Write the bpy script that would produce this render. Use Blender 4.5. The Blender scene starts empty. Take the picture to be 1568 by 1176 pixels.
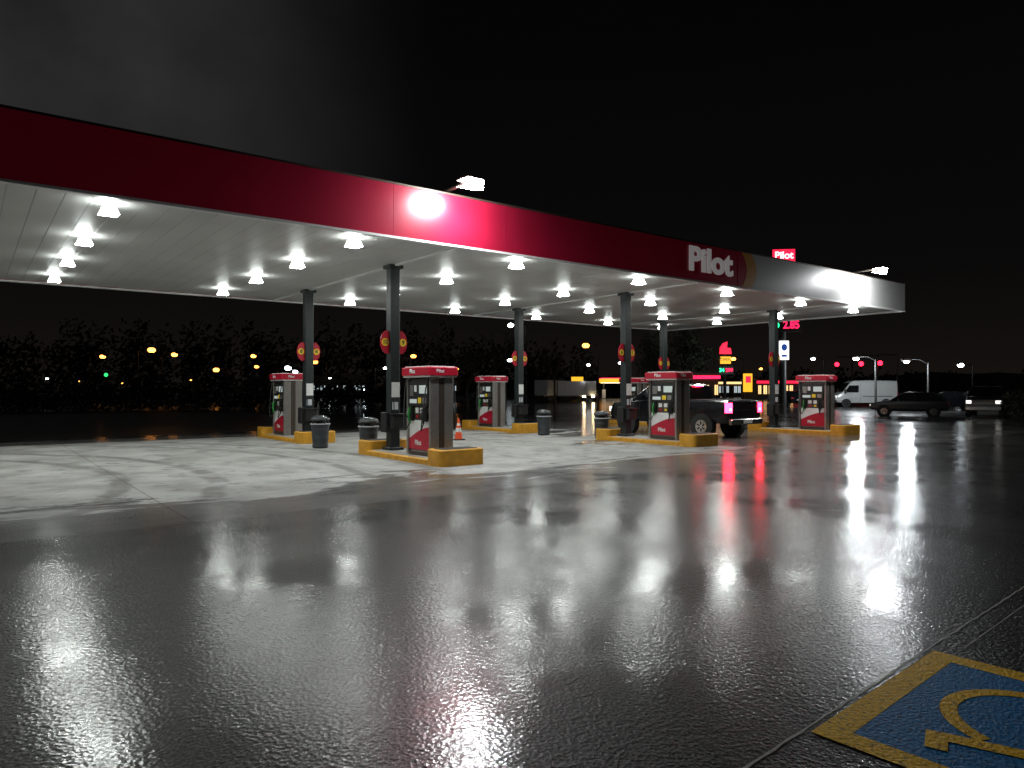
import bpy, bmesh, math, random
from mathutils import Vector, Matrix
random.seed(7)
sc=bpy.context.scene
F=1087.0; EYE=1.78; HOR=595.0
TH=math.radians(37.5)
U=Vector((math.cos(TH),math.sin(TH),0)); V=Vector((-math.sin(TH),math.cos(TH),0))
O=Vector((-3.2,19.1,0))
def W(a,b,z=0): 
    p=O+U*a+V*b; return Vector((p.x,p.y,z))
def PX(px,d): return (px-784)/F*d
def PZ(py,d): return EYE+(HOR-py)/F*d
# ---------------- materials
def mat(name,col,rough=.5,metal=0,emit=None,es=0,var=.15,scale=6,bump=0,coat=0):
    m=bpy.data.materials.new(name); m.use_nodes=True
    nt=m.node_tree; N=nt.nodes; L=nt.links; b=N['Principled BSDF']
    tc=N.new('ShaderNodeTexCoord'); n=N.new('ShaderNodeTexNoise'); n.inputs['Scale'].default_value=scale; n.inputs['Detail'].default_value=5
    L.new(tc.outputs['Object'],n.inputs['Vector'])
    mx=N.new('ShaderNodeMix'); mx.data_type='RGBA'
    mx.inputs[6].default_value=(*[c*(1-var) for c in col],1); mx.inputs[7].default_value=(*[min(1,c*(1+var)) for c in col],1)
    L.new(n.outputs['Fac'],mx.inputs[0]); L.new(mx.outputs[2],b.inputs['Base Color'])
    b.inputs['Roughness'].default_value=rough; b.inputs['Metallic'].default_value=metal
    if coat: b.inputs['Coat Weight'].default_value=coat; b.inputs['Coat Roughness'].default_value=.08
    if emit: b.inputs['Emission Color'].default_value=(*emit,1); b.inputs['Emission Strength'].default_value=es
    if bump:
        bp=N.new('ShaderNodeBump'); bp.inputs['Strength'].default_value=bump; bp.inputs['Distance'].default_value=.01
        L.new(n.outputs['Fac'],bp.inputs['Height']); L.new(bp.outputs['Normal'],b.inputs['Normal'])
    return m
M={}
M['red']=mat('red_panel',(.42,.01,.03),.35,es=.0)
M['fascia_red']=mat('fascia_red',(.29,.008,.03),.30,emit=(.6,.01,.05),es=.022,var=.35,scale=.6)  # faint emission added to the panel, standing in for light falling on it
M['fascia_yel']=mat('fascia_yellow',(.5,.24,.03),.35,emit=(.8,.35,.04),es=.02)  # yellow sweep gets the same added glow in place of outside light
M['fascia_gry']=mat('fascia_white',(.38,.38,.37),.35,emit=(1,1,1),es=.012,var=.1)  # weak added glow here too, lifting the panel as if lit
M['white']=mat('white_paint',(.7,.7,.69),.4)
M['letter']=mat('letter_white',(.7,.7,.7),.4,emit=(1,.93,.93),es=.12,var=.05)
M['silver']=mat('brushed_steel',(.36,.34,.32),.33,.75,var=.25,scale=9)
M['dsteel']=mat('dark_steel',(.08,.062,.05),.4,.5)
M['black']=mat('black_plastic',(.015,.015,.016),.4)
M['rubber']=mat('rubber',(.02,.02,.02),.75)
M['col']=mat('column_paint',(.014,.02,.021),.42,var=.4)
M['yellow']=mat('yellow_kerb_paint',(.60,.29,.02),.5,var=.45,scale=5,bump=.3)
M['screen']=mat('screen',(.3,.33,.33),.2,emit=(.75,.85,.8),es=.35)
M['green']=mat('green_handle',(.03,.25,.05),.4)
M['ylabel']=mat('yellow_label',(.8,.55,.03),.4)
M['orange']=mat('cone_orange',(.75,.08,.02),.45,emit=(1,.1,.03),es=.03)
M['bin']=mat('bin_grey',(.035,.04,.045),.4,var=.3)
M['lid']=mat('bin_lid',(.05,.055,.06),.2)
M['bag']=mat('bin_liner',(.6,.62,.65),.35)
M['pole']=mat('galvanised_pole',(.04,.04,.04),.5,.4)
M['glass']=mat('car_glass',(.008,.009,.01),.05)
M['tail']=mat('tail_light',(.5,.0,.0),.2,emit=(1,.012,.04),es=38)
M['head']=mat('head_lamp',(.7,.7,.7),.15,emit=(1,.97,.9),es=1.4)
M['chrome']=mat('chrome',(.6,.6,.6),.15,1)
M['paintblack']=mat('car_paint_black',(.008,.009,.012),.22,.2,coat=.7)
M['paintgrey']=mat('car_paint_grey',(.035,.037,.04),.3,.3,coat=.6)
M['paintwhite']=mat('car_paint_white',(.5,.51,.50),.35,coat=.4)
M['lens']=mat('canopy_lamp_lens',(.9,.9,.9),.3,emit=(.95,1,.96),es=185,var=.01)
M['lens_side']=mat('canopy_lamp_side',(.9,.9,.9),.3,emit=(.93,1,.95),es=20,var=.01)
M['flood']=mat('flood_lens',(.9,.9,.9),.3,emit=(.95,.98,1),es=480,var=.01)
M['lampW']=mat('street_lamp_white',(.9,.9,.9),.3,emit=(.85,.95,1),es=18)
M['glow']=mat('lit_soffit',(.9,.9,.9),.3,emit=(1,.85,.6),es=3)
M['lampO']=mat('street_lamp_sodium',(.9,.6,.3),.3,emit=(1,.36,.06),es=7)
M['lampR']=mat('signal_red',(.9,.1,.1),.3,emit=(1,.01,.03),es=9)
M['lampG']=mat('signal_green',(.1,.9,.3),.3,emit=(.05,1,.25),es=1.2)
M['sign_red']=mat('lit_sign_red',(.8,.03,.06),.4,emit=(1,.02,.07),es=1.3)
M['sign_white']=mat('lit_sign_white',(.9,.9,.9),.4,emit=(1,1,1),es=1.6)
M['sign_yel']=mat('lit_sign_yellow',(.9,.7,.05),.4,emit=(1,.50,.03),es=1.2)
M['sign_blue']=mat('lit_sign_blue',(.05,.1,.4),.4,emit=(.02,.08,.4),es=.6)
M['led_red']=mat('led_red',(.8,.0,.1),.4,emit=(1,.015,.08),es=2.6)
M['led_green']=mat('led_green',(.0,.8,.2),.4,emit=(.02,1,.3),es=3.5)
M['warmwin']=mat('lit_window_warm',(.8,.6,.3),.4,emit=(1,.62,.25),es=1.6,var=.5,scale=1.5)
M['coolwin']=mat('lit_window_cool',(.8,.8,.8),.4,emit=(.8,.95,1),es=.6,var=.6,scale=1)
M['wall']=mat('building_wall',(.16,.14,.12),.8)
M['leaf']=mat('foliage',(.055,.065,.03),.7,var=.5,scale=1.5)
M['hedge']=mat('hedge_foliage',(.010,.012,.008),.85,var=.5,scale=1.5)
M['farleaf']=mat('distant_foliage',(.03,.026,.02),.9,var=.5,scale=.4)
M['bark']=mat('bark',(.07,.055,.045),.85,var=.4)
M['hill']=mat('hill_earth',(.05,.045,.04),.95)
# ---------------- mesh builder
class MB:
    def __init__(s): s.v=[];s.f=[];s.m=[];s.sm=[];s.mats=[]
    def mi(s,k):
        m=M[k] if isinstance(k,str) else k
        if m not in s.mats: s.mats.append(m)
        return s.mats.index(m)
    def add(s,vs,fs,k,smooth=False):
        o=len(s.v); s.v+= [tuple(p) for p in vs]; i=s.mi(k)
        for f in fs: s.f.append([o+j for j in f]); s.m.append(i); s.sm.append(smooth)
    def box(s,x0,x1,y0,y1,z0,z1,k,tx=0,ty=0):
        vs=[(x0,y0,z0),(x1,y0,z0),(x1,y1,z0),(x0,y1,z0),(x0+tx,y0+ty,z1),(x1-tx,y0+ty,z1),(x1-tx,y1-ty,z1),(x0+tx,y1-ty,z1)]
        s.add(vs,[(3,2,1,0),(4,5,6,7),(0,1,5,4),(1,2,6,5),(2,3,7,6),(3,0,4,7)],k)
    def rbox(s,x0,x1,y0,y1,z0,z1,r,k,seg=4):
        pts=[]
        for cx,cy,a0 in((x1-r,y1-r,0),(x0+r,y1-r,90),(x0+r,y0+r,180),(x1-r,y0+r,270)):
            for i in range(seg+1):
                a=math.radians(a0+90*i/seg); pts.append((cx+r*math.cos(a),cy+r*math.sin(a)))
        n=len(pts); e=min(.02,(z1-z0)*.2)
        cx=(x0+x1)/2; cy=(y0+y1)/2
        sx=1-e/(x1-x0)*2; sy=1-e/(y1-y0)*2
        vs=[(x,y,z0) for x,y in pts]+[(x,y,z1-e) for x,y in pts]+[(cx+(x-cx)*sx,cy+(y-cy)*sy,z1) for x,y in pts]
        fs=[(i,(i+1)%n,n+(i+1)%n,n+i) for i in range(n)]+[(n+i,n+(i+1)%n,2*n+(i+1)%n,2*n+i) for i in range(n)]
        fs+=[tuple(range(2*n,3*n)),tuple(reversed(range(n)))]
        s.add(vs,fs,k)
    def tube(s,pts,rs,k,seg=10,smooth=True):
        pts=[Vector(p) for p in pts]
        if not hasattr(rs,'__len__'): rs=[rs]*len(pts)
        vs=[];fs=[];n=len(pts)
        for i,p in enumerate(pts):
            d=(pts[min(i+1,n-1)]-pts[max(i-1,0)]).normalized()
            up=Vector((0,0,1)) if abs(d.z)<.95 else Vector((1,0,0))
            a=d.cross(up).normalized(); b=a.cross(d).normalized()
            for j in range(seg):
                t=2*math.pi*j/seg; vs.append(p+(a*math.cos(t)+b*math.sin(t))*rs[i])
        for i in range(n-1):
            for j in range(seg):
                fs.append((i*seg+j,i*seg+(j+1)%seg,(i+1)*seg+(j+1)%seg,(i+1)*seg+j))
        s.add(vs,fs,k,smooth)
        s.add([vs[j] for j in range(seg)],[tuple(reversed(range(seg)))],k)
        s.add([vs[(n-1)*seg+j] for j in range(seg)],[tuple(range(seg))],k)
    def prism(s,poly,k,axis,d0,d1):
        def mk(p,d): return {'x':(d,p[0],p[1]),'y':(p[0],d,p[1]),'z':(p[0],p[1],d)}[axis]
        n=len(poly); vs=[mk(p,d0) for p in poly]+[mk(p,d1) for p in poly]
        s.add(vs,[(i,(i+1)%n,n+(i+1)%n,n+i) for i in range(n)]+[tuple(range(n,2*n)),tuple(reversed(range(n)))],k)
    def loft(s,rings,k,smooth=False):
        n=len(rings[0]); vs=[p for r in rings for p in r]; fs=[]
        for i in range(len(rings)-1):
            for j in range(n):
                fs.append((i*n+j,i*n+(j+1)%n,(i+1)*n+(j+1)%n,(i+1)*n+j))
        fs+= [tuple(reversed(range(n))),tuple(range((len(rings)-1)*n,len(rings)*n))]
        s.add(vs,fs,k,smooth)
    def mesh(s,name,fixn=True):
        me=bpy.data.meshes.new(name); me.from_pydata(s.v,[],s.f)
        for m in s.mats: me.materials.append(m)
        for p,i,sm in zip(me.polygons,s.m,s.sm): p.material_index=i; p.use_smooth=sm
        if fixn:
            bm=bmesh.new(); bm.from_mesh(me); bmesh.ops.recalc_face_normals(bm,faces=bm.faces); bm.to_mesh(me); bm.free()
        me.update(); return me
    def obj(s,name,loc=(0,0,0),rz=0,parent=None,bevel=0,fixn=True):
        return place(s.mesh(name+'_mesh',fixn),name,loc,rz,parent,bevel)
def place(me,name,loc=(0,0,0),rz=0,parent=None,bevel=0,scale=1):
    o=bpy.data.objects.new(name,me); sc.collection.objects.link(o)
    o.location=loc; o.rotation_euler=(0,0,rz); o.scale=(scale,)*3
    if parent: o.parent=parent
    if bevel:
        b=o.modifiers.new('bevel','BEVEL'); b.width=bevel; b.segments=2; b.limit_method='ANGLE'
    return o
def empty(name,loc=(0,0,0),rz=0):
    return place(None,name,loc,rz)
def text(name,s,size,k,loc,rot,parent,ext=.01,off=0,sx=1,align='CENTER'):
    c=bpy.data.curves.new(name,'FONT'); c.body=s; c.size=size; c.extrude=ext; c.offset=off; c.align_x=align; c.align_y='CENTER'
    c.materials.append(M[k]); o=bpy.data.objects.new(name,c); sc.collection.objects.link(o)
    o.location=loc; o.rotation_euler=rot; o.scale=(sx,1,1); o.parent=parent; return o
R90=math.pi/2
# ---------------- ground
def ground_mat():
    m=bpy.data.materials.new('wet_pavement'); m.use_nodes=True; nt=m.node_tree; N=nt.nodes; L=nt.links; b=N['Principled BSDF']
    tc=N.new('ShaderNodeTexCoord'); sep=N.new('ShaderNodeSeparateXYZ'); L.new(tc.outputs['Object'],sep.inputs[0])
    A=sep.outputs[0]; B=sep.outputs[1]
    def ma(op,x,y=None,z=None,cl=False):
        n=N.new('ShaderNodeMath'); n.operation=op; n.use_clamp=cl
        for i,q in enumerate((x,y,z)):
            if q is None: continue
            if isinstance(q,(int,float)): n.inputs[i].default_value=q
            else: L.new(q,n.inputs[i])
        return n.outputs[0]
    def noise(sc_,det=4,rough=.5,vec=None,dist=0):
        n=N.new('ShaderNodeTexNoise'); n.inputs['Scale'].default_value=sc_; n.inputs['Detail'].default_value=det; n.inputs['Roughness'].default_value=rough; n.inputs['Distortion'].default_value=dist
        L.new(vec or tc.outputs['Object'],n.inputs['Vector']); return n.outputs['Fac']
    def ss(x,lo,hi):
        n=N.new('ShaderNodeMapRange'); n.interpolation_type='SMOOTHSTEP'; L.new(x,n.inputs[0]); n.inputs[1].default_value=lo; n.inputs[2].default_value=hi; return n.outputs[0]
    def mix(f,x,y):
        n=N.new('ShaderNodeMix'); n.data_type='RGBA'; L.new(f,n.inputs[0])
        for i,q in ((6,x),(7,y)):
            if isinstance(q,tuple): n.inputs[i].default_value=(*q,1)
            else: L.new(q,n.inputs[i])
        return n.outputs[2]
    def mixf(f,x,y):
        n=N.new('ShaderNodeMix'); n.data_type='FLOAT'; L.new(f,n.inputs[0])
        for i,q in ((2,x),(3,y)):
            if isinstance(q,(int,float)): n.inputs[i].default_value=q
            else: L.new(q,n.inputs[i])
        return n.outputs[0]
    mp=N.new('ShaderNodeMapping'); mp.inputs['Scale'].default_value=(.4,1,1); L.new(tc.outputs['Object'],mp.inputs[0])
    n1=noise(.55,7,.70,mp.outputs[0],.8)
    wob=ma('MULTIPLY',ma('SUBTRACT',n1,.5),11.5)
    d1=ma('ADD',ma('ADD',B,5.0),wob)
    d2=ma('SUBTRACT',ma('ADD',ma('MULTIPLY',A,-.5),4.8),wob)
    d3=ma('SUBTRACT',9.9,B)
    d=ma('MINIMUM',ma('MINIMUM',d1,d2),d3)
    dry=ss(d,-.12,.45)
    damp=ss(d,-3.5,.3)
    verge=ma('MULTIPLY',ss(ma('ADD',B,ma('MULTIPLY',noise(1.5),.8)),13.0,13.5),ss(ma('SUBTRACT',8.0,A),0,1.5))
    conc=ma('MULTIPLY',ss(ma('ADD',B,ma('MULTIPLY',ma('SUBTRACT',noise(3),.5),.06)),-7.02,-6.98),ss(ma('SUBTRACT',11.5,B),-.02,.02))
    big=noise(.8,6,.6); fine=noise(22,6,.7); agg=noise(60,3,.65)
    cdry=mix(ss(big,.35,.65),(.27,.265,.25),(.45,.445,.43))
    cdry=mix(ma('MULTIPLY',fine,.5),cdry,(.2,.195,.185))
    vx=ma('ADD',A,15.5); vy=ma('ADD',B,.82); rr=ma('SQRT',ma('ADD',ma('MULTIPLY',vx,vx),ma('MULTIPLY',vy,vy)))
    rr=ma('ADD',rr,ma('MULTIPLY',ma('SUBTRACT',noise(.6,3),.5),.5))
    def band(R,w): return ma('SUBTRACT',1.0,ss(ma('ABSOLUTE',ma('SUBTRACT',rr,R)),w*.4,w))
    tm=ma('MAXIMUM',ma('MAXIMUM',band(8.8,.24),band(10.4,.26)),ma('MAXIMUM',band(13.2,.2),band(14.8,.2)))
    tm=ma('MULTIPLY',ma('MULTIPLY',tm,ss(noise(1.1,4,.6),.32,.55)),.65)
    cdry=mix(tm,cdry,(.10,.095,.09))
    stain=ma('MULTIPLY',ss(noise(1.7,6,.65),.54,.66),.6)
    cdry=mix(stain,cdry,(.12,.115,.11))
    cwet=mix(ss(big,.3,.7),(.04,.039,.037),(.075,.073,.07))
    cdamp=mix(ss(big,.3,.7),(.10,.098,.092),(.18,.177,.17))
    ccol=mix(dry,mix(damp,cwet,cdamp),cdry)
    ccol=mix(ma('MULTIPLY',ss(agg,.45,.62),ma('SUBTRACT',1.0,dry)),ccol,(.15,.148,.14))
    acol=mix(ss(agg,.46,.64),(.007,.007,.008),(.085,.081,.075))
    col=mix(conc,acol,ccol)
    def joint(c,per,off,wd):
        t=ma('ABSOLUTE',ma('SUBTRACT',ma('FRACT',ma('DIVIDE',ma('ADD',c,off),per)),.5))
        return ss(t,.5-wd/per,.5-wd/per*.4)
    jn=ma('MAXIMUM',joint(A,4.5,2.2,.022),joint(B,4.6,2.3+4.6-.01,.022))
    jn=ma('MULTIPLY',jn,ma('MULTIPLY',noise(1.2,3),.8))
    col=mix(jn,col,(.02,.02,.02))
    col=mix(verge,col,(.012,.011,.009))
    L.new(col,b.inputs['Base Color'])
    wet=ma('SUBTRACT',1.0,dry)
    pud=ss(noise(.45,5,.6),.36,.58)
    L.new(mixf(dry,.38,.65),b.inputs['Roughness'])
    b.inputs['IOR'].default_value=1.33
    L.new(mixf(dry,.20,.5),b.inputs['Specular IOR Level'])
    cw=ma('MULTIPLY',wet,ma('SUBTRACT',1.0,verge),None,True)
    brk=mixf(pud,1.0,mixf(ss(agg,.48,.60),1.0,.2))
    L.new(ma('MULTIPLY',cw,brk),b.inputs['Coat Weight'])
    b.inputs['Coat IOR'].default_value=1.33
    L.new(ma('ADD',mixf(pud,.06,.10),ma('MULTIPLY',ma('SUBTRACT',fine,.5),.05)),b.inputs['Coat Roughness'])
    vo=N.new('ShaderNodeTexVoronoi'); vo.inputs['Scale'].default_value=38; L.new(tc.outputs['Object'],vo.inputs['Vector'])
    n2=noise(26,4,.7)
    hgt=ma('ADD',ma('MULTIPLY',vo.outputs['Distance'],.7),n2)
    bp=N.new('ShaderNodeBump'); bp.inputs['Distance'].default_value=.006
    L.new(mixf(dry,.9,.3),bp.inputs['Strength']); L.new(hgt,bp.inputs['Height'])
    L.new(bp.outputs['Normal'],b.inputs['Normal'])
    bc=N.new('ShaderNodeBump'); bc.inputs['Distance'].default_value=.0021
    h2=ma('ADD',hgt,ma('MULTIPLY',noise(6,3,.5),.4))
    L.new(mixf(pud,.45,1.0),bc.inputs['Strength']); L.new(h2,bc.inputs['Height']); L.new(bc.outputs['Normal'],b.inputs['Coat Normal'])
    return m
g=MB(); GM=ground_mat(); S=700
g.add([(-S,-S,0),(S,-S,0),(S,S,0),(-S,S,0)],[(0,1,2,3)],GM)
g.obj('ground',O,TH)
# ---------------- accessible parking bay markings
def worn(name,col,hole=.42):
    m=bpy.data.materials.new(name); m.use_nodes=True; nt=m.node_tree; N=nt.nodes; L=nt.links; b=N['Principled BSDF']
    tc=N.new('ShaderNodeTexCoord'); n=N.new('ShaderNodeTexNoise'); n.inputs['Scale'].default_value=28; n.inputs['Detail'].default_value=8; n.inputs['Roughness'].default_value=.78
    L.new(tc.outputs['Object'],n.inputs[0])
    r=N.new('ShaderNodeMapRange'); r.inputs[1].default_value=hole-.06; r.inputs[2].default_value=hole+.05; L.new(n.outputs['Fac'],r.inputs[0])
    mx=N.new('ShaderNodeMix'); mx.data_type='RGBA'; mx.inputs[6].default_value=(.035,.035,.035,1); mx.inputs[7].default_value=(*col,1); L.new(r.outputs[0],mx.inputs[0]); L.new(mx.outputs[2],b.inputs['Base Color'])
    b.inputs['Roughness'].default_value=.5; b.inputs['IOR'].default_value=1.2
    n2=N.new('ShaderNodeTexNoise'); n2.inputs['Scale'].default_value=45; n2.inputs['Detail'].default_value=4; L.new(tc.outputs['Object'],n2.inputs[0])
    bp=N.new('ShaderNodeBump'); bp.inputs['Distance'].default_value=.009; bp.inputs['Strength'].default_value=.8; L.new(n2.outputs['Fac'],bp.inputs['Height']); L.new(bp.outputs['Normal'],b.inputs['Normal'])
    return m
MY=worn('worn_yellow_paint',(1.0,.58,.01),.42); MBl=worn('worn_blue_paint',(.006,.19,.48),.42)
TP=math.radians(41)
bay=empty('accessible_parking_marking',(1.546,3.685,0),TP)
S0=1.74; T=.15; D0=1.74
b_=MB(); b_.add([(T,-D0+T,.004),(S0-T,-D0+T,.004),(S0-T,-T,.004),(T,-T,.004)],[(0,1,2,3)],MBl); b_.obj('blue_field',parent=bay)
b_=MB()
for x0,x1,y0,y1 in ((0,S0,-T,0),(0,S0,-D0,-D0+T),(0,T,-D0+T,-T),(S0-T,S0,-D0+T,-T)):
    b_.add([(x0,y0,.005),(x1,y0,.005),(x1,y1,.005),(x0,y1,.005)],[(0,1,2,3)],MY)
b_.obj('yellow_border',parent=bay)
def strip(mb,pts,w,z,m):
    vs=[];n=len(pts)
    for i,p in enumerate(pts):
        a=Vector(pts[max(i-1,0)]);c=Vector(pts[min(i+1,n-1)]); d=(c-a).normalized(); nn=Vector((-d.y,d.x))*w/2
        vs+=[(p[0]+nn.x,p[1]+nn.y,z),(p[0]-nn.x,p[1]-nn.y,z)]
    mb.add(vs,[(2*i,2*i+1,2*i+3,2*i+2) for i in range(n-1)],m)
b_=MB()
def sy(x,y): return (S0/2-.02-x, -(D0/2+y))
arc=[sy(-.12+.42*math.cos(math.radians(t)),-.10+.42*math.sin(math.radians(t))) for t in range(115,345,8)]
strip(b_,arc,.085,.006,MY)
strip(b_,[sy(-.05,.42),sy(-.03,.02)],.11,.0065,MY)
strip(b_,[sy(-.03,.06),sy(.27,.05)],.10,.007,MY)
strip(b_,[sy(.24,.10),sy(.40,-.42)],.10,.0075,MY)
strip(b_,[sy(.36,-.44),sy(.56,-.38)],.10,.008,MY)
strip(b_,[sy(-.03,.26),sy(.22,.25)],.08,.0075,MY)
cc=sy(-.05,.54); b_.add([(cc[0]+.09*math.cos(t*math.pi/10),cc[1]+.09*math.sin(t*math.pi/10),.006) for t in range(20)],[tuple(range(20))],MY)
b_.obj('wheelchair_symbol',parent=bay)
jm=mat('joint_concrete',(.42,.41,.38),.5,var=.6,scale=40)
b_=MB(); pts=[(x*.09-4,.035+random.uniform(-.006,.006)) for x in range(0,190)]
vs=[];
for x,y in pts:
    w=random.uniform(.003,.010); vs+=[(x,y+w,.004),(x,y-w,.004)]
b_.add(vs,[(2*i,2*i+1,2*i+3,2*i+2) for i in range(len(pts)-1)],jm)
b_.obj('pavement_joint_line',(1.546,3.685,0),TP)
b_=MB(); vs=[]
for i in range(60):
    x=i*.1+1.95; w=random.uniform(.002,.005); vs+=[(x,-.12+w,.004),(x,-.12-w,.004)]
b_.add(vs,[(2*i,2*i+1,2*i+3,2*i+2) for i in range(59)],jm)
b_.obj('pavement_joint_line',(1.546,3.685,0),TP)
# ---------------- canopy
HC=EYE+3.3; A0,A1=-14.0,22.4; B0,B1=-3.4,9.4; FH=1.12
can=empty('gas_station_canopy',O,TH)
def ceil_mat():
    m=bpy.data.materials.new('canopy_deck'); m.use_nodes=True; nt=m.node_tree; N=nt.nodes; L=nt.links; b=N['Principled BSDF']
    tc=N.new('ShaderNodeTexCoord'); sep=N.new('ShaderNodeSeparateXYZ'); L.new(tc.outputs['Object'],sep.inputs[0])
    f=N.new('ShaderNodeMath'); f.operation='MULTIPLY'; f.inputs[1].default_value=1/.41; L.new(sep.outputs[0],f.inputs[0])
    f2=N.new('ShaderNodeMath'); f2.operation='FRACT'; L.new(f.outputs[0],f2.inputs[0])
    r=N.new('ShaderNodeMapRange'); r.inputs[1].default_value=.03; r.inputs[2].default_value=.07; L.new(f2.outputs[0],r.inputs[0])
    n=N.new('ShaderNodeTexNoise'); n.inputs['Scale'].default_value=.6; n.inputs['Detail'].default_value=6; L.new(tc.outputs['Object'],n.inputs[0])
    mx=N.new('ShaderNodeMix'); mx.data_type='RGBA'; mx.inputs[6].default_value=(.46,.46,.45,1); mx.inputs[7].default_value=(.68,.68,.67,1); L.new(n.outputs['Fac'],mx.inputs[0])
    m2=N.new('ShaderNodeMix'); m2.data_type='RGBA'; m2.inputs[6].default_value=(.42,.42,.42,1); L.new(mx.outputs[2],m2.inputs[7]); L.new(r.outputs[0],m2.inputs[0]); L.new(m2.outputs[2],b.inputs['Base Color'])
    b.inputs['Roughness'].default_value=.42
    bp=N.new('ShaderNodeBump'); bp.inputs['Distance'].default_value=.01; bp.inputs['Strength'].default_value=.5; L.new(r.outputs[0],bp.inputs['Height']); L.new(bp.outputs['Normal'],b.inputs['Normal'])
    return m
c=MB(); c.box(A0+.02,A1-.02,B0+.02,B1-.02,HC+.02,HC+.12,ceil_mat()); c.obj('deck_ceiling',parent=can)
c=MB(); c.box(A0+.12,A1-.12,B0+.12,B1-.12,HC+.9,HC+.98,'dsteel'); c.obj('roof_deck',parent=can)
c=MB()
for a in (0.0,9.0,18.0): c.box(a-.05,a+.05,B0+.15,B1-.15,HC-.02,HC+.019,'white')
c.obj('deck_trim',parent=can)
SP=10.95
c=MB()
y0=B0; y1=B0+.10
e=A0
while e<SP-.01:
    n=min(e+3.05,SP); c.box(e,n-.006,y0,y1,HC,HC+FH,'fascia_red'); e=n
e=SP
while e<A1-.01:
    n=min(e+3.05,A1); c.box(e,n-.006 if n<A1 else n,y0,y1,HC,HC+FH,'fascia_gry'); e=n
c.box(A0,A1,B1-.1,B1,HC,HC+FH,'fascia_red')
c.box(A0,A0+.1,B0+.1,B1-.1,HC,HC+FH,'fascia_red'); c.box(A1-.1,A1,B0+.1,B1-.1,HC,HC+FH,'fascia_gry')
c.box(A0-.01,A1+.01,B0-.02,B0+.11,HC+FH,HC+FH+.04,'dsteel')
c.box(A0-.012,A1+.012,B0-.015,B0+.14,HC-.05,HC-.001,'white')
c.box(A0-.012,A1+.012,B1-.14,B1+.015,HC-.05,HC-.001,'white')
c.box(A1-.14,A1+.015,B0+.15,B1-.15,HC-.05,HC-.001,'white')
left=[];right=[]
for i in range(13):
    t=i/12; z=HC+.002+t*(FH-.004); cv=4*(t-.5)**2
    left.append((SP-.28*(cv)+.12,z)); right.append((SP+.62-.30*cv+.05,z))
poly=left+right[::-1]
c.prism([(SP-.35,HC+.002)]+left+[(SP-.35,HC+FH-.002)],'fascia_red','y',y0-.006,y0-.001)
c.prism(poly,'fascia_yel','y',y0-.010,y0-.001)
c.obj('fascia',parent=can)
text('fascia_lettering','Pilot',1.0,'letter',(9.17,B0-.03,HC+.60),(R90,0,0),can,.02,.035,1.18)
nums={(0,0):('10','9'),(1,0):('6','5'),(2,0):('2','1'),(0,1):('8','8'),(1,1):('4','4'),(2,1):('3','3'),(-1,0):('14','13'),(-1,1):('12','11')}
def KA(k): return 9.0*k if k>=0 else -10.1
for k in (-1,0,1,2):
    for r in (0,1):
        a=KA(k); b=6.0*r
        c=MB(); c.rbox(a-.14,a+.14,b-.14,b+.14,.1,HC+.02,.03,'col'); c.rbox(a-.22,a+.22,b-.22,b+.22,.1,.22,.03,'col')
        c.box(a-.2,a+.2,b-.2,b+.2,HC-.08,HC+.01,'col'); c.obj('column',parent=can)
lm=MB()
h=.15; t_=.07
lm.add([(-h,-h,-.21),(h,-h,-.21),(h,h,-.21),(-h,h,-.21)],[(3,2,1,0)],'lens')
lm.add([(-h,-h,-.21),(h,-h,-.21),(h,h,-.21),(-h,h,-.21),(-t_,-t_,-.0),(t_,-t_,-.0),(t_,t_,-.0),(-t_,t_,-.0)],[(0,1,5,4),(1,2,6,5),(2,3,7,6),(3,0,4,7)],'lens_side')
lme=lm.mesh('ceiling_light_mesh',False)
for a in (-11.6,-7.1,-2.4,2.1,6.7,11.0,15.5,19.4):
    for b in (-2.7,.65,3.9,7.3):
        place(lme,'ceiling_light',(a,b,HC+.015),0,can)
fm2=MB()
fm2.box(-.04,.04,-.72,.1,.10,.14,'dsteel')
fm2.rbox(-.27,.27,-1.08,-.72,.12,.17,.05,'dsteel')
fm2.add([(-.21,-1.09,.14),(.21,-1.09,.14),(.24,-1.03,-.06),(-.24,-1.03,-.06),(-.24,-.72,.0),(.24,-.72,.0)],[(0,1,2,3),(3,2,5,4)],'flood')
fme=fm2.mesh('flood_mesh',False)
for a in (-.40,18.25): place(fme,'flood_light',(a,B0,HC+FH-.02),0,can)
# ---------------- column number signs
def halfdisc(side):
    pts=[(side*.145,-.30)]
    for i in range(9):
        t=math.radians(-70+140*i/8); pts.append((side*(.16+.24*math.cos(t)),.33*math.sin(t)))
    pts.append((side*.145,.30)); return pts
for (k,r),(n1,n2) in nums.items():
    e=empty('pump_number_sign',W(KA(k),6*r,3.02),TH)
    c=MB()
    for sd in (-1,1):
        c.prism(halfdisc(sd),'red','y',-.05,-.02)
        c.box(min(sd*.135,sd*.2),max(sd*.135,sd*.2),-.02,.02,-.2,.2,'dsteel')
        c.tube([(sd*.265,-.052,0),(sd*.265,-.066,0)],.105,'ylabel',18,False)
    c.obj('plates',parent=e)
    for sd,nn in ((-1,n1),(1,n2)): text('number',nn,.17,'black',(sd*.265,-.072,0),(R90,0,0),e,.002,.003)
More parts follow.
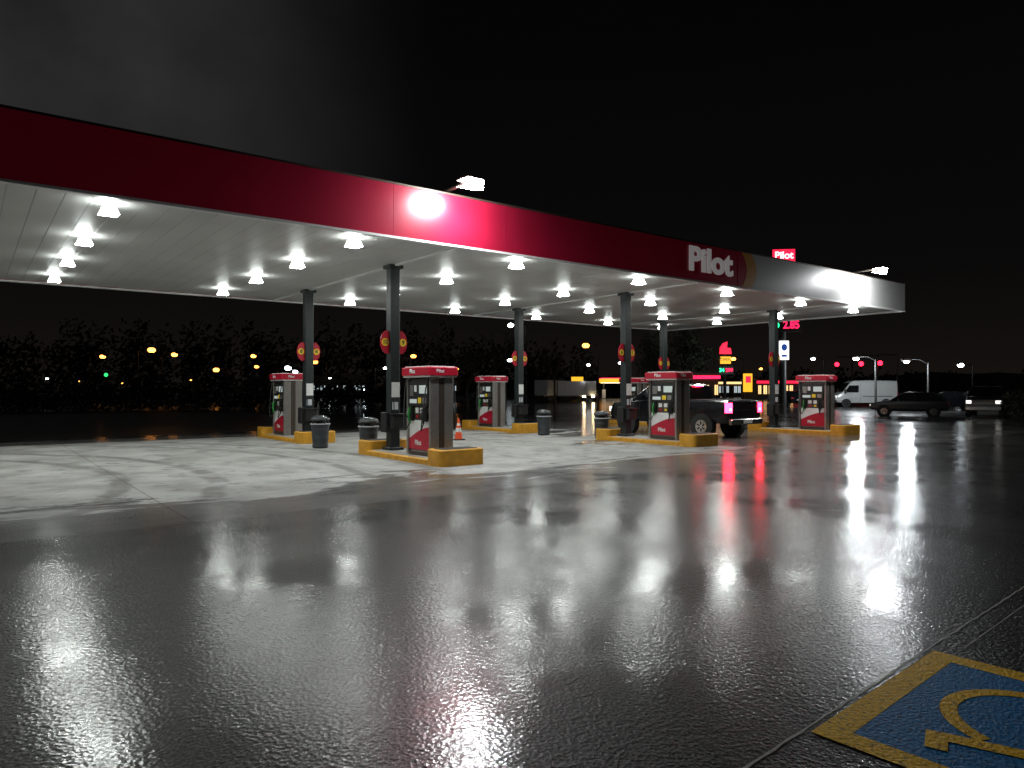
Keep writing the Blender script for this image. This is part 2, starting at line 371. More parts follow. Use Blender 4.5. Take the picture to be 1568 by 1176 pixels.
# ---------------- islands
mconc=mat('island_concrete',(.30,.29,.27),.5)
def island(front):
    c=MB()
    y0,y1=(-3.4,.9) if front else (-.9,3.4)
    c.rbox(-.6,.6,y0,y1,0,.13,.12,'yellow')
    c.rbox(-.5,.5,y0+.1,y1-.1,.10,.142,.1,mconc)
    for ya,yb in ((y0+.0,y0+.62),(y1-.62,y1)):
        c.rbox(-.62,.62,ya-.02,yb+.02,.0,.38,.14,'yellow',5)
        c.rbox(-.50,.50,ya+.08,yb-.08,.365,.39,.08,'rubber',4)
    return c.mesh('island_mesh')
imF,imB=island(True),island(False)
# ---------------- fuel pump
def pump():
    c=MB(); z0=.14
    c.rbox(-.30,.30,-.52,.52,z0,z0+.12,.03,'dsteel')
    c.box(-.25,.25,-.50,.50,z0+.12,2.02,'silver')
    for sy_ in (-1,1):
        ya,yb=sorted((sy_*.50,sy_*.585))
        for xa,xb in ((-.33,-.075),(.075,.33)):
            c.rbox(xa,xb,ya,yb,z0+.02,2.06,.03,'silver')
        c.box(-.072,.072,ya+.01,yb-.012,z0+.02,2.04,'dsteel')
    c.rbox(-.40,.40,-.64,.64,2.055,2.10,.04,'white')
    c.rbox(-.43,.43,-.67,.67,2.10,2.30,.06,'red',5)
    c.rbox(-.37,.37,-.6,.6,2.302,2.325,.04,'white')
    for s in (-1,1):
        def bx(y0,y1,z0_,z1_,d0,d1,k):
            xa,xb=sorted((s*d0,s*d1)); c.box(xa,xb,y0,y1,z0_,z1_,k)
        bx(-.49,.49,.28,1.00,.251,.285,'white')
        poly=[(-.49,.28),(.49,.28),(.49,.52)]
        for i in range(9):
            t=i/8; poly.append((.49-.98*t,.52+.30*math.sin(t*math.pi*.5)+.02))
        xa,xb=sorted((s*.286,s*.294)); c.prism(poly,'red','x',xa,xb)
        bx(-.49,.49,1.003,2.0,.251,.275,'dsteel')
        bx(-.46,.46,1.36,1.95,.276,.325,'black')
        bx(-.42,-.06,1.66,1.86,.326,.334,'screen')
        bx(.06,.18,1.70,1.86,.326,.334,'white'); bx(.22,.40,1.60,1.86,.326,.336,'silver')
        bx(-.40,-.22,1.42,1.56,.326,.336,'silver'); bx(-.16,.0,1.42,1.56,.326,.334,'ylabel')
        bx(.06,.40,1.42,1.52,.326,.333,'screen')
        for i,kk in enumerate(('white','white','white','green')):
            y=-.40+.22*i; bx(y,y+.14,1.18,1.31,.276,.292,kk); bx(y+.02,y+.12,1.06,1.13,.276,.288,'ylabel' if i%2 else 'red')
        for y,kk in ((-.33,'black'),(.33,'green')):
            bx(y-.07,y+.07,.98,1.34,.286,.33,'black')
            c.tube([(s*.36,y,.92),(s*.40,y,1.10),(s*.38,y,1.28),(s*.34,y,1.36)],[.025,.038,.036,.02],kk,8)
            c.tube([(s*.41,y,1.05),(s*.47,y,1.12),(s*.46,y,1.24),(s*.39,y,1.30)],.012,'black',6)
            sg=1 if y>0 else -1
            pts=[(s*.36,y,.93)]
            for i in range(1,12):
                t=i/12; pts.append((s*(.38+.10*math.sin(t*math.pi)),y+sg*(.19*t),.93-.62*math.sin(t*math.pi)+t*1.12))
            pts.append((s*.34,y+sg*.2,2.04)); c.tube(pts,.017,'rubber',6)
    return c.mesh('fuel_pump_mesh')
pm=pump()
wipe=MB()
wipe.rbox(-.2,.2,-.36,-.145,.72,1.08,.05,'black'); wipe.box(-.23,.23,-.40,-.145,1.08,1.12,'black')
wipe.rbox(-.30,-.145,-.16,.16,.62,1.15,.04,'black'); wipe.tube([(-.1,-.26,1.1),(-.14,-.3,1.5)],.012,'black',6); wipe.box(-.24,-.04,-.33,-.29,1.48,1.52,'rubber')
wipe.box(-.12,.12,-.155,-.142,1.55,1.95,'white'); wipe.box(-.10,.06,-.18,-.145,1.22,1.42,'bag')
wm=wipe.mesh('wash_mesh')
for k in (-1,0,1,2):
    for r in (0,1):
        fr=(r==0)
        place(imF if fr else imB,'fuel_pump_island',W(KA(k),6*r),TH)
        p=W(KA(k),-1.9 if fr else 7.95)
        e=empty('fuel_pump',p,TH); place(pm,'pump_body',parent=e,bevel=.006)
        text('header_label','Pilot',.15,'white',(-.434,.1,2.20),(R90,0,-R90),e,.003,.003)
        text('door_label','Pilot',.17,'white',(-.300,.05,.45),(R90,0,-R90),e,.002,.004)
        text('end_label','Pilot',.12,'white',(-.1,-.674,2.20),(R90,0,0),e,.003,.002)
        place(wm,'windshield_wash_station',W(KA(k),6*r),TH)
def bin_():
    c=MB(); n=28
    prof=[(0,.23),(.04,.25),(.10,.255),(.12,.245),(.3,.26),(.32,.27),(.34,.26),(.55,.275),(.57,.285),(.59,.275),(.72,.285),(.74,.31),(.78,.31)]
    rings=[[(r*math.cos(2*math.pi*j/n),r*math.sin(2*math.pi*j/n),z) for j in range(n)] for z,r in prof]
    c.loft(rings,'bin',True)
    c.tube([(0,0,.775),(0,0,.80)],.318,'bag',n,False)
    for i in range(4):
        t=math.pi/4+i*math.pi/2; x,y=.27*math.cos(t),.27*math.sin(t); c.tube([(x,y,.78),(x,y,.92)],.035,'lid',8)
    c.tube([(0,0,.79),(0,0,.90)],.14,'black',16)
    rings=[[(r*math.cos(2*math.pi*j/n),r*math.sin(2*math.pi*j/n),z) for j in range(n)] for z,r in ((.90,.31),(.95,.315),(1.0,.27),(1.05,.18),(1.07,.05))]
    c.loft(rings,'lid',True)
    return c.mesh('bin_mesh')
bm_=bin_()
for x,y in ((-4.02,19.9),(-5.75,21.3),(1.22,27.2),(3.2,25.4),(10.4,31.3)): place(bm_,'trash_can',(x,y,0),scale=.92)
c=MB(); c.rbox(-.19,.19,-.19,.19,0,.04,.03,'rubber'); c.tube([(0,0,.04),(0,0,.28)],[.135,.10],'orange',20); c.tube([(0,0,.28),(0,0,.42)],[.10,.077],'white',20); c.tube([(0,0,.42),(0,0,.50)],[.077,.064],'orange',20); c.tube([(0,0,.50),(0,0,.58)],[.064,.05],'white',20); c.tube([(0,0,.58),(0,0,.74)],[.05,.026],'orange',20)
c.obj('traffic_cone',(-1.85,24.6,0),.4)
# ---------------- vehicles
def ring(x,zb,zt,w,n=0,ins=.93):
    h=zt-zb
    return [(x,-w*.9,zb),(x,-w,zb+h*.25),(x,-w,zb+h*.68),(x,-w*.975,zt-h*.07),(x,-w*ins,zt),(x,w*ins,zt),(x,w*.975,zt-h*.07),(x,w,zb+h*.68),(x,w,zb+h*.25),(x,w*.9,zb)]
def wheel(c,x,y,r,out):
    s=1 if y>0 else -1
    c.tube([(x,y-s*.25,r),(x,y+s*.012,r)],r+.075,'rubber',28,False)
    c.tube([(x,y-s*.2,r),(x,y+s*out,r)],r,'rubber',28,False)
    c.tube([(x,y+s*(out-.01),r),(x,y+s*(out+.012),r)],r*.62,'chrome',20,False)
    for i in range(6):
        t=i*math.pi/3; c.tube([(x+r*.18*math.cos(t+.5),y+s*(out+.008),r+r*.18*math.sin(t+.5)),(x+r*.45*math.cos(t+.5),y+s*(out+.008),r+r*.45*math.sin(t+.5))],.03,'black',5)
def greenhouse(c,st,zb,wb,wt,paint,pill):
    rings=[]
    for x,zt in st:
        f=(zt-zb)/(max(z for _,z in st)-zb); w=wb+(wt-wb)*f
        rings.append([(x,-wb,zb-.02),(x,-w,zt),(x,w,zt),(x,wb,zb-.02)])
    c.loft(rings,'glass')
    mid=[q for q in st if q[1]>max(z for _,z in st)-.12]
    c.loft([[(x,-wt-.015,z-.05),(x,-wt+.02,z+.02),(x,wt-.02,z+.02),(x,wt+.015,z-.05)] for x,z in mid],paint)
    for s in (-1,1):
        c.tube([(st[0][0],s*wb,zb),(mid[0][0],s*wt,mid[0][1])],.05,paint,6)
        c.tube([(st[-1][0],s*wb,zb),(mid[-1][0],s*wt,mid[-1][1])],.04,paint,6)
        for x in pill:
            c.tube([(x,s*(wb+.005),zb),(x,s*(wt+.01),mid[0][1])],.045,paint,6)
def pickup(paint,lit=True):
    c=MB(); tk='tail' if lit else 'red'
    body=[(0,.62,1.32,.93),(.06,.55,1.36,.985),(1.0,.5,1.37,1.0),(2.0,.48,1.36,1.0),(4.2,.48,1.33,1.0),(5.0,.5,1.27,.985),(5.6,.52,1.20,.95),(5.82,.55,1.08,.90),(5.88,.62,.95,.85)]
    c.loft([ring(*q) for q in body],paint)
    c.box(.10,1.98,-.80,.80,1.30,1.378,'rubber')
    greenhouse(c,[(2.02,1.33),(2.10,1.86),(2.3,1.93),(3.5,1.94),(3.75,1.90),(4.55,1.33)],1.33,.93,.76,paint,[3.05])
    for x in (1.15,4.85):
        for s in (-1,1): wheel(c,x,s*1.0,.40,.02)
    for s in (-1,1):
        c.box(-.02,.14,min(s*.78,s*1.005),max(s*.78,s*1.005),.92,1.27,tk)
        if lit: c.box(-.024,-.021,min(s*.82,s*.95),max(s*.82,s*.95),1.0,1.08,'head')
        c.box(5.70,5.90,min(s*.62,s*.90),max(s*.62,s*.90),.85,1.05,'head')
        c.box(3.85,4.1,min(s*1.0,s*1.2),max(s*1.0,s*1.2),1.32,1.52,paint)
        c.box(2.6,2.75,min(s*1.0,s*1.03),max(s*1.0,s*1.03),1.08,1.12,'chrome'); c.box(3.5,3.65,min(s*1.0,s*1.03),max(s*1.0,s*1.03),1.08,1.12,'chrome')
        for x in (2.08,3.05,4.15): c.box(x,x+.012,min(s*1.0,s*1.004),max(s*1.0,s*1.004),.6,1.28,'rubber')
    c.rbox(-.12,.05,-.93,.93,.50,.70,.05,'chrome'); c.box(-.125,-.12,-.26,.26,.54,.66,'white')
    c.rbox(5.78,5.98,-.95,.95,.46,.68,.05,'chrome')
    c.box(5.84,5.91,-.58,.58,.72,1.08,'dsteel'); c.box(5.91,5.925,-.56,.56,.86,.91,'chrome'); c.box(-.02,-.0,-.5,.5,1.0,1.04,'chrome')
    if lit: c.box(2.0,2.03,-.2,.2,1.86,1.9,'tail')
    return c
def suv(paint):
    c=MB()
    body=[(0,.5,.95,.80),(.08,.4,1.02,.90),(.9,.32,1.04,.93),(3.2,.32,1.0,.93),(4.0,.36,.92,.90),(4.35,.42,.80,.84),(4.45,.5,.7,.76)]
    c.loft([ring(*q) for q in body],paint)
    greenhouse(c,[(.10,1.0),(.45,1.42),(.8,1.52),(2.2,1.54),(2.5,1.50),(3.25,1.0)],1.0,.88,.66,paint,[1.0,1.85])
    for x in (.85,3.6):
        for s in (-1,1): wheel(c,x,s*.93,.33,.015)
    for s in (-1,1):
        c.box(-.02,.12,min(s*.62,s*.88),max(s*.62,s*.88),.78,.92,'red')
        c.box(4.25,4.42,min(s*.5,s*.8),max(s*.5,s*.8),.64,.76,'head'); c.box(2.7,2.85,min(s*.93,s*1.08),max(s*.93,s*1.08),.98,1.12,paint)
    c.box(4.40,4.47,-.45,.45,.48,.68,'black'); c.box(-.02,.02,-.25,.25,.62,.74,'white')
    return c
def van(paint):
    c=MB()
    body=[(0,.5,2.42,.90),(.08,.42,2.52,.98),(2.5,.40,2.58,1.0),(4.0,.40,2.55,1.0),(4.35,.40,2.38,.99),(5.05,.42,1.45,.98),(5.6,.45,1.15,.93),(5.72,.55,.95,.86)]
    c.loft([ring(*q,ins=.86) for q in body],paint)
    c.add([(4.40,-.76,2.345),(4.40,.76,2.345),(5.06,.84,1.47),(5.06,-.84,1.47)],[(0,1,2,3)],'glass')
    for s in (-1,1):
        c.prism([(3.6,1.4),(4.95,1.4),(4.45,2.08),(3.6,2.1)],'glass','y',*sorted((s*.985,s*1.008)))
        c.box(.5,3.3,*sorted((s*1.0,s*1.006)),1.0,1.06,'black')
        c.box(3.45,3.465,*sorted((s*1.0,s*1.006)),.5,2.3,'black'); c.box(1.95,1.965,*sorted((s*1.0,s*1.006)),.5,2.3,'black')
        c.box(5.45,5.68,*sorted((s*.62,s*.90)),.85,1.08,'head'); c.box(4.75,4.95,*sorted((s*1.0,s*1.2)),1.35,1.7,'black')
        c.box(-.01,.05,*sorted((s*.84,s*.95)),1.0,1.5,'red')
        for x in (1.1,4.75): wheel(c,x,s*1.0,.36,.015)
    c.rbox(5.55,5.78,-.9,.9,.42,.68,.05,'black'); c.box(5.66,5.74,-.5,.5,.74,.95,'black')
    return c
pk=pickup('paintblack').obj('pickup_truck',W(13.1,-1.95),TH+R90,bevel=.015)
pk2=pickup('paintgrey',False).mesh('pickup2')
def vplace(me,name,px,d,heading,L):
    h=Vector((math.cos(heading),math.sin(heading),0)); p=Vector((PX(px,d),d,0))-h*L/2
    return place(me,name,p,heading,bevel=.015)
vplace(pk2,'pickup_truck',1512,46,math.radians(-128),5.9)
sv=suv('paintblack').mesh('suv_mesh')
sg=suv('paintgrey').mesh('suv_mesh2')
vplace(sg,'parked_car',1391,46,math.radians(150),4.45)
vplace(sv,'parked_car',1452,58,math.radians(160),4.45)
vplace(sv,'parked_car',1205,72,math.radians(100),4.45)
vplace(van('paintwhite').mesh('van'),'cargo_van',1322,70,math.radians(172),5.7)
for px,d,h in ((705,75,20),(655,78,15),(735,80,200),(995,85,170),(1075,90,10)): vplace(sg,'parked_car',px,d,math.radians(h),4.45)
def trailer():
    c=MB(); c.box(0,7.5,-1.25,1.25,1.15,3.9,'paintwhite')
    for i in range(10): c.box(.3+i*.76,.33+i*.76,-1.265,-1.25,1.2,3.85,'silver')
    c.box(.2,7.3,-.5,.5,.95,1.148,'dsteel')
    for x in (.9,1.9):
        for s in (-1,1): c.tube([(x,s*.8,.5),(x,s*1.2,.5)],.5,'rubber',20,False)
    for s in (-.9,.9): c.box(6.0,6.12,s-.05,s+.05,0,1.15,'dsteel')
    c.box(-.02,0,-1.2,-1.0,1.2,1.3,'red'); c.box(-.02,0,1.0,1.2,1.2,1.3,'red'); return c.mesh('trailer')
tm_=trailer()
place(tm_,'box_trailer',(PX(828,95),95,0),math.radians(60),scale=.75); place(tm_,'box_trailer',(PX(852,98),98,0),math.radians(10),scale=.72)
# ---------------- street lamps / signals
def lampglobe(c,p,r,k):
    n=8; rings=[]
    for i in range(1,5):
        t=math.pi*i/5; rings.append([(p[0]+r*math.sin(t)*math.cos(2*math.pi*j/n),p[1]+r*math.sin(t)*math.sin(2*math.pi*j/n),p[2]+r*.7*math.cos(t)) for j in range(n)])
    c.loft(rings,k,True)
def street_lamp(px,py,d,k,r=.3,flip=1,power=0):
    z=PZ(py,d); c=MB(); c.tube([(0,0,0),(0,0,z+.1)],[.11,.07],'pole',8)
    c.tube([(0,0,z),(flip*.7,0,z+.35),(flip*1.4,0,z+.35)],.05,'pole',6)
    c.rbox(flip*1.7-.35,flip*1.7+.35,-.18,.18,z+.22,z+.40,.08,'dsteel'); lampglobe(c,(flip*1.7,0,z+.16),r,k)
    o=c.obj('street_lamp',(PX(px,d)-flip*1.7,d,0))
    if power:
        l=bpy.data.lights.new('lamp_bulb','POINT'); l.energy=power; l.color=(.9,.96,1); l.shadow_soft_size=.2
        lo=bpy.data.objects.new('lamp_bulb',l); sc.collection.objects.link(lo); lo.parent=o; lo.location=(flip*1.7,-.1,z-r)
for px,py,d,k,r in ((157,548,95,'lampO',.38),(232,538,90,'lampO',.5),(267,545,95,'lampO',.42),(331,568,110,'lampO',.5),(388,547,100,'lampO',.4),(393,563,120,'lampO',.4),(482,556,100,'lampO',.45),(633,547,110,'lampO',.45),
   (897,531,95,'lampO',.5),(782,500,80,'lampW',.36),(781,553,120,'lampW',.42),(950,557,120,'lampW',.36),(1123,551,120,'lampO',.45),(1245,551,110,'lampW',.34),(1471,561,100,'lampW',.42),(590,565,120,'lampW',.34),(441,566,70,'lampW',.34),(452,571,110,'lampW',.42),(901,560,150,'lampW',.4),(966,553,150,'lampO',.4),(72,581,130,'lampW',.25),(188,588,150,'lampO',.25),(120,585,140,'lampO',.22),(292,583,140,'lampO',.22),(505,580,140,'lampW',.25),(700,566,140,'lampO',.34),(558,598,110,'lampW',.22),(1165,566,130,'lampO',.34)):
    street_lamp(px,py,d,M[k],r,random.choice((-1,1)))
street_lamp(1311,552,62,'lampW',.26,-1,1300); street_lamp(1388,557,55,'lampW',.2,-1,800)
def signal(px,py,d,k):
    z=PZ(py,d); c=MB(); c.tube([(0,0,0),(0,0,z+1.2)],.1,'pole',8); c.tube([(0,0,z+1),(-2.2,0,z+1.1)],.06,'pole',6)
    c.box(-2.4,-2.0,-.1,.15,z-.75,z+.45,'black'); 
    c.tube([(-2.2,-.1,z),(-2.2,-.16,z)],.30,k,14,False); c.tube([(-2.2,-.1,z-.38),(-2.2,-.13,z-.38)],.12,'black',12,False); c.tube([(-2.2,-.1,z+.3),(-2.2,-.13,z+.3)],.10,'black',12,False)
    c.obj('traffic_signal',(PX(px,d)+2.2,d,0))
signal(1281,558,100,'lampR'); signal(1318,557,90,'lampR'); signal(1347,556,88,'lampR'); signal(163,574,110,'lampG')
# ---------------- pole signs
d=62; x=PX(1200,d); e=empty('fuel_price_sign',(x,d,0),math.radians(-8))
c=MB(); z1=PZ(382,d); z0=PZ(402,d); c.tube([(0,.3,0),(0,.3,z1)],[.3,.22],'pole',14); 
c.rbox(-.95,.95,-.2,.2,z0,z1,.05,'sign_red'); c.rbox(-1.0,1.0,-.16,.24,z0-.06,z1+.06,.05,'dsteel')
zb,zt=PZ(508,d),PZ(488,d); c.box(-.35,1.5,-.2,.2,zb,zt,'black'); c.box(-.95,-.4,-.2,.2,zb,zt+.3,'black')
za,zc=PZ(551,d),PZ(522,d)
c.rbox(-.40,.40,-.25,.0,za,zc,.06,'sign_white'); pts=[(.0+.24*math.cos(t*math.pi/12),(za+zc)/2+.25+.30*math.sin(t*math.pi/12)) for t in range(24)]; c.prism(pts,'sign_blue','y',-.27,-.255); c.box(-.22,.22,-.265,-.252,za+.25,za+.45,'sign_blue')
c.obj('structure',parent=e)
text('sign_lettering','Pilot',.85,'sign_white',(0,-.23,(z0+z1)/2+.02),(R90,0,0),e,.01,.02)
text('price_digits','2.85',.95,'led_red',(.6,-.22,(zb+zt)/2),(R90,0,0),e,.01,.02,.85)
text('price_digits_green','5',1.25,'led_green',(-.67,-.22,(zb+zt)/2+.1),(R90,0,0),e,.01,.03)
text('price_digits_green','3',.8,'led_green',(-.95,-.22,zt+.5),(R90,0,0),e,.01,.03)
d=85; x=PX(1111,d); e=empty('restaurant_pole_sign',(x,d,0))
c=MB(); c.tube([(0,.3,0),(0,.3,PZ(530,d))],.2,'pole',10)
zt=PZ(523,d); zb=PZ(542,d); c.prism([(-.7,zb),(.7,zb),(.6,zb+.7),(.15,zb+.75),(.2,zt),(-.3,zt-.2),(-.65,zb+.8)],'sign_red','y',-.15,.15)
c.box(-.6,.6,-.15,.15,PZ(557,d),PZ(546,d),'sign_yel'); c.box(-.8,.9,-.15,.15,PZ(573,d),PZ(561,d),'black'); c.obj('structure',parent=e)
text('lettering','OPEN',.5,'black',(0,-.17,PZ(551,d)),(R90,0,0),e,.005)
text('digits_red','299',.6,'led_red',(.4,-.17,PZ(567,d)),(R90,0,0),e,.005,.02); text('digits_green','34',.6,'led_green',(-.5,-.17,PZ(567,d)),(R90,0,0),e,.005,.02)
d=95; e=empty('lit_pylon_sign',(PX(1145,d),d,0)); c=MB(); c.box(-.55,.55,-.2,.2,PZ(600,d),PZ(572,d),'sign_yel'); c.box(-.5,-.4,-.1,.1,0,PZ(600,d),'pole'); c.box(.4,.5,-.1,.1,0,PZ(600,d),'pole'); c.box(-.35,.35,-.22,-.2,PZ(586,d),PZ(576,d),'sign_red'); c.obj('structure',parent=e)
# ---------------- distant buildings
def building(name,px0,px1,ytop,d,band,win,nwin,yaw=0,depth=8,wh=(.9,2.3)):
    w=(px1-px0)/F*d; zt=PZ(ytop,d); e=empty(name,(PX((px0+px1)/2,d),d,0),yaw)
    c=MB(); c.box(-w/2,w/2,0,depth,0,zt,'wall'); c.box(-w/2-.2,w/2+.2,-.2,depth+.2,zt,zt+.25,'dsteel'); c.obj('walls',parent=e)
    if band: c=MB(); c.box(-w/2-.22,w/2+.22,-.24,-.201,zt-.55,zt-.1,band); c.box(-w/2,w/2,-.2,-.003,zt-.5,zt-.45,'dsteel'); c.obj('lit_band',parent=e)
    c=MB(); sp=w/nwin
    for i in range(nwin):
        if random.random()<.25: continue
        x0=-w/2+sp*(i+.15); x1=x0+sp*random.uniform(.4,.75); c.box(x0,x1,-.03,-.004,wh[0],wh[1],win); c.box(x0-.06,x1+.06,-.06,-.032,wh[0]-.1,wh[0],'dsteel'); c.box((x0+x1)/2-.03,(x0+x1)/2+.03,-.05,-.032,wh[0],wh[1],'dsteel')
    c.box(-.5,.5,-.02,-.003,0,.8,'black'); c.obj('windows',parent=e); return e
building('fast_food_restaurant',1060,1100,574,100,'led_red','warmwin',6)
building('convenience_store',1160,1232,582,115,'sign_red','warmwin',9)
building('retail_store',640,700,583,130,None,'coolwin',10)
building('warehouse',478,560,576,150,None,'coolwin',14,wh=(1.5,2.4))
building('roadside_store',965,1050,578,140,'warmwin','warmwin',10)
building('retail_store',1100,1135,584,150,'warmwin','coolwin',6)
d=125; e=empty('neighbour_filling_station',(PX(940,d),d,0)); c=MB(); w=2.3
c.box(-w,w,-3,3,PZ(586,d),PZ(580,d),'sign_yel'); c.box(-w-.1,w+.1,-3.1,3.1,PZ(580,d),PZ(579,d),'led_red')
for x in (-1.8,1.8): c.box(x-.12,x+.12,-.1,.1,0,PZ(586,d),'pole'); c.box(x-.3,x+.3,-.4,.4,.1,1.6,'white')
c.box(-w+.3,w-.3,-2.8,2.8,PZ(586.5,d),PZ(586,d)-.003,'glow'); c.obj('structure',parent=e)
d=120; e=empty('lit_billboard',(PX(884,d),d,0)); c=MB(); c.box(-1,1,-.1,.1,PZ(584,d),PZ(577,d),'sign_yel'); c.tube([(0,0,0),(0,0,PZ(584,d))],.12,'pole',8); c.obj('structure',parent=e)
M['beam']=mat('headlight_beam_lens',(.9,.9,.9),.2,emit=(1,.75,.42),es=60)
c=suv('paintgrey'); c.box(4.46,4.50,.45,.8,.62,.78,'beam'); c.box(4.46,4.50,-.8,-.45,.62,.78,'beam'); 
vplace(c.mesh('car_on'),'car',903,100,math.radians(-100),4.45)
# ---------------- vegetation
def leaves(c,cx,cy,cz,rx,ry,rz,n,s,k):
    for _ in range(n):
        while True:
            p=Vector([random.uniform(-1,1) for _ in range(3)])
            if .25<p.length<1: break
        q=Vector((cx+p.x*rx,cy+p.y*ry,cz+p.z*rz))
        a=Vector([random.gauss(0,1) for _ in range(3)]).normalized(); b=a.orthogonal().normalized(); a2=a.cross(b)
        u=b*s*random.uniform(.6,1.3); v=a2*s*random.uniform(.4,.9)
        c.add([q-u,q-v*.8,q+u,q+v*.8],[(0,1,2,3)],k)
c=MB()
for i in range(150):
    t=i/150; x=-75+t*66+random.uniform(-.5,.5); y=36+t*32+random.uniform(-1,1)
    h=random.uniform(1.7,3.0)
    leaves(c,x,y,h*.5,1.1,1.1,h*.55,90,.22,'hedge')
c.obj('hedge',fixn=False)
c=MB()
for i in range(120):
    t=i/119; x=-135+t*150+random.uniform(-1.5,1.5); y=158+random.uniform(-4,6)
    h=random.uniform(11,19)*(1-.35*max(0,(t-.7)/.3))
    leaves(c,x,y,h*.5,2.8,2,h*.52,130,.55,'farleaf')
for i in range(70):
    t=i/69; x=15+t*140+random.uniform(-1.5,1.5); y=172+random.uniform(-4,6); h=random.uniform(3.5,7)
    leaves(c,x,y,h*.5,2.4,2,h*.52,60,.6,'farleaf')
c.obj('tree_line',fixn=False)
def baretree(seed,h):
    random.seed(seed); c=MB()
    def br(p,d,l,r,lv):
        pts=[p];q=p;dd=d
        for i in range(3):
            dd=(dd+Vector([random.gauss(0,.10) for _ in range(3)])).normalized(); q=q+dd*l/3; pts.append(q)
        c.tube(pts,[r,r*.85,r*.7,r*.55],'bark',5 if lv<2 else 3)
        if lv<5:
            for j in range(random.choice((2,3,3))):
                nd=(dd+Vector([random.gauss(0,.55) for _ in range(3)])+Vector((0,0,.15))).normalized()
                br(pts[random.choice((2,3,3))],nd,l*random.uniform(.6,.82),r*.55,lv+1)
    br(Vector((0,0,0)),Vector((0,0,1)),h*.28,h*.022,0); return c.mesh('bare_tree',False)
bt=[baretree(1,9),baretree(5,11),baretree(9,10)]
random.seed(11)
for i,(px,d) in enumerate(((395,88),(520,90),(675,75),(715,70),(745,74),(850,95))):
    place(bt[i%3],'bare_tree',(PX(px,d),d,0),random.uniform(0,6),scale=random.uniform(.8,1.2))
def leafytree(seed,h,w):
    random.seed(seed); c=MB()
    c.tube([(0,0,0),(.05,0,h*.25),(0,.1,h*.55)],[h*.03,h*.022,h*.012],'bark',8)
    for i in range(26):
        t=random.uniform(0,6.28); r=w*math.sqrt(random.random())*.8; z=h*random.uniform(.35,.95); f=1-abs(z/h-.6)*1.3
        x,y=r*f*math.cos(t),r*f*math.sin(t)
        c.tube([(0,0,h*.3),(x*.5,y*.5,z*.8),(x,y,z)],[h*.012,h*.008,h*.003],'bark',4)
        leaves(c,x,y,z,w*.33,w*.33,h*.11,120,.13,'leaf')
    return c.mesh('tree',False)
lt=leafytree(3,8.4,3.2)
place(lt,'leafy_tree',(PX(1048,68),68,0)); place(lt,'leafy_tree',(PX(1008,74),74,0),2,scale=.9)
random.seed(4)
c=MB(); leaves(c,0,0,.8,1.3,1.3,.95,800,.10,'leaf'); leaves(c,1.5,.5,.9,1.3,1.2,1.1,800,.10,'leaf'); leaves(c,3.2,.3,.8,1.4,1.2,1.0,800,.10,'leaf')
c.obj('shrub',(PX(1563,43),43,0),fixn=False)
c=MB(); n=60; vs=[]
for i in range(n+1):
    t=i/n; x=-20+280*t; h=3+2*max(0,math.sin(t*5+.4))+random.uniform(0,.8)
    if t>.4: h+=4*min(1,(t-.4)*5)
    vs+=[(x,235,-.1),(x,250,max(2,h)),(x,300,-.1)]
c.add(vs,[f for i in range(n) for f in ((3*i,3*i+3,3*i+4,3*i+1),(3*i+1,3*i+4,3*i+5,3*i+2))],'hill')
c.obj('hill',fixn=False)
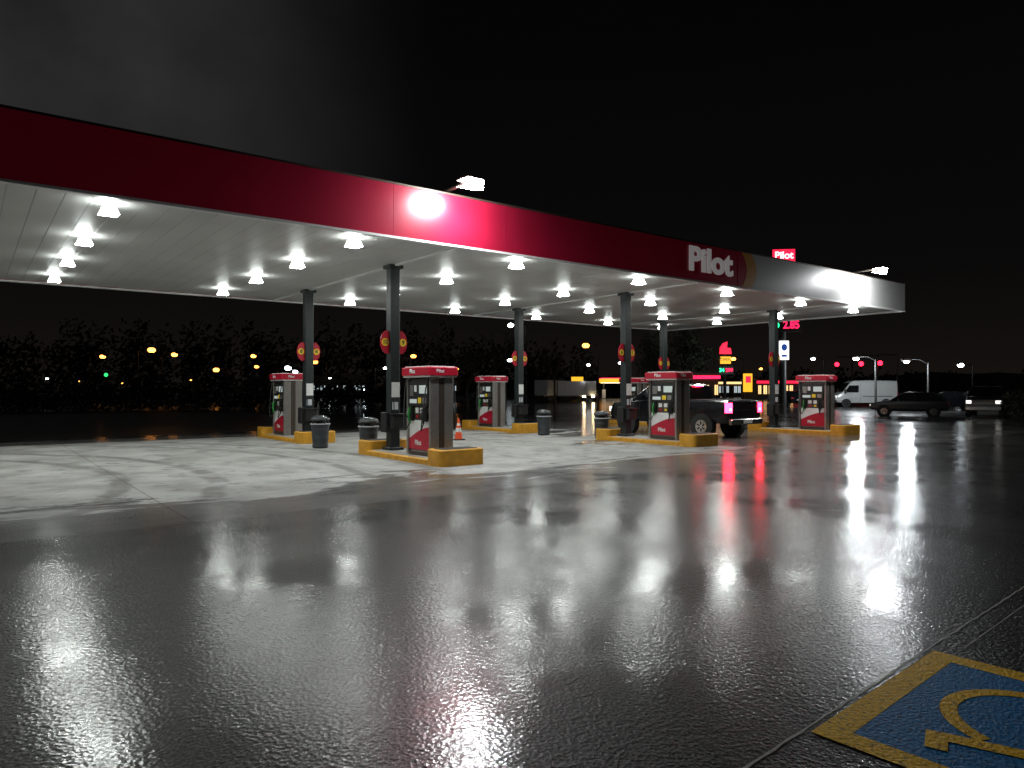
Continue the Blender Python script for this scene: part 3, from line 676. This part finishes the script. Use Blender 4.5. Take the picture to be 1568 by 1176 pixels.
# ---------------- world: night sky, faint town glow at the horizon, glow of lamp-lit mist painted in high on the left
w=bpy.data.worlds.new('World'); sc.world=w; w.use_nodes=True; nt=w.node_tree; bg=nt.nodes['Background']
tc=nt.nodes.new('ShaderNodeTexCoord'); sp=nt.nodes.new('ShaderNodeSeparateXYZ'); nt.links.new(tc.outputs['Generated'],sp.inputs[0])
cr=nt.nodes.new('ShaderNodeValToRGB'); nt.links.new(sp.outputs[2],cr.inputs[0])
cr.color_ramp.elements[0].position=0; cr.color_ramp.elements[0].color=(.0075,.006,.005,1)
cr.color_ramp.elements[1].position=.45; cr.color_ramp.elements[1].color=(.0014,.0014,.0017,1)
el=cr.color_ramp.elements.new(.14); el.color=(.0032,.0029,.0028,1)
nz=nt.nodes.new('ShaderNodeTexNoise'); nz.inputs['Scale'].default_value=2.6; nz.inputs['Detail'].default_value=5; nt.links.new(tc.outputs['Generated'],nz.inputs[0])
mr=nt.nodes.new('ShaderNodeMapRange'); mr.inputs[1].default_value=.3; mr.inputs[2].default_value=.75; mr.inputs[3].default_value=.12; mr.inputs[4].default_value=1; nt.links.new(nz.outputs['Fac'],mr.inputs[0])
lx=nt.nodes.new('ShaderNodeMapRange'); lx.interpolation_type='SMOOTHSTEP'; lx.inputs[1].default_value=-.08; lx.inputs[2].default_value=-.6; lx.inputs[3].default_value=0; lx.inputs[4].default_value=.05; nt.links.new(sp.outputs[0],lx.inputs[0])
lz=nt.nodes.new('ShaderNodeMapRange'); lz.interpolation_type='SMOOTHSTEP'; lz.inputs[1].default_value=.13; lz.inputs[2].default_value=.36; nt.links.new(sp.outputs[2],lz.inputs[0])
mu=nt.nodes.new('ShaderNodeMath'); mu.operation='MULTIPLY'; nt.links.new(mr.outputs[0],mu.inputs[0]); nt.links.new(lx.outputs[0],mu.inputs[1])
mz=nt.nodes.new('ShaderNodeMath'); mz.operation='MULTIPLY'; nt.links.new(mu.outputs[0],mz.inputs[0]); nt.links.new(lz.outputs[0],mz.inputs[1])
ad=nt.nodes.new('ShaderNodeMix'); ad.data_type='RGBA'; ad.blend_type='ADD'; ad.inputs[0].default_value=1; nt.links.new(cr.outputs[0],ad.inputs[6]); nt.links.new(mz.outputs[0],ad.inputs[7])
nt.links.new(ad.outputs[2],bg.inputs[0]); bg.inputs[1].default_value=1
# ---------------- camera
cam=bpy.data.cameras.new('camera'); co=bpy.data.objects.new('camera',cam); sc.collection.objects.link(co)
cam.sensor_width=36; cam.lens=36*F/1568; cam.clip_end=2000; cam.clip_start=.05
co.location=(0,0,EYE); co.rotation_euler=(math.radians(90+.37),0,0); sc.camera=co
sc.view_settings.view_transform='Standard'; sc.view_settings.look='None'; sc.view_settings.exposure=0
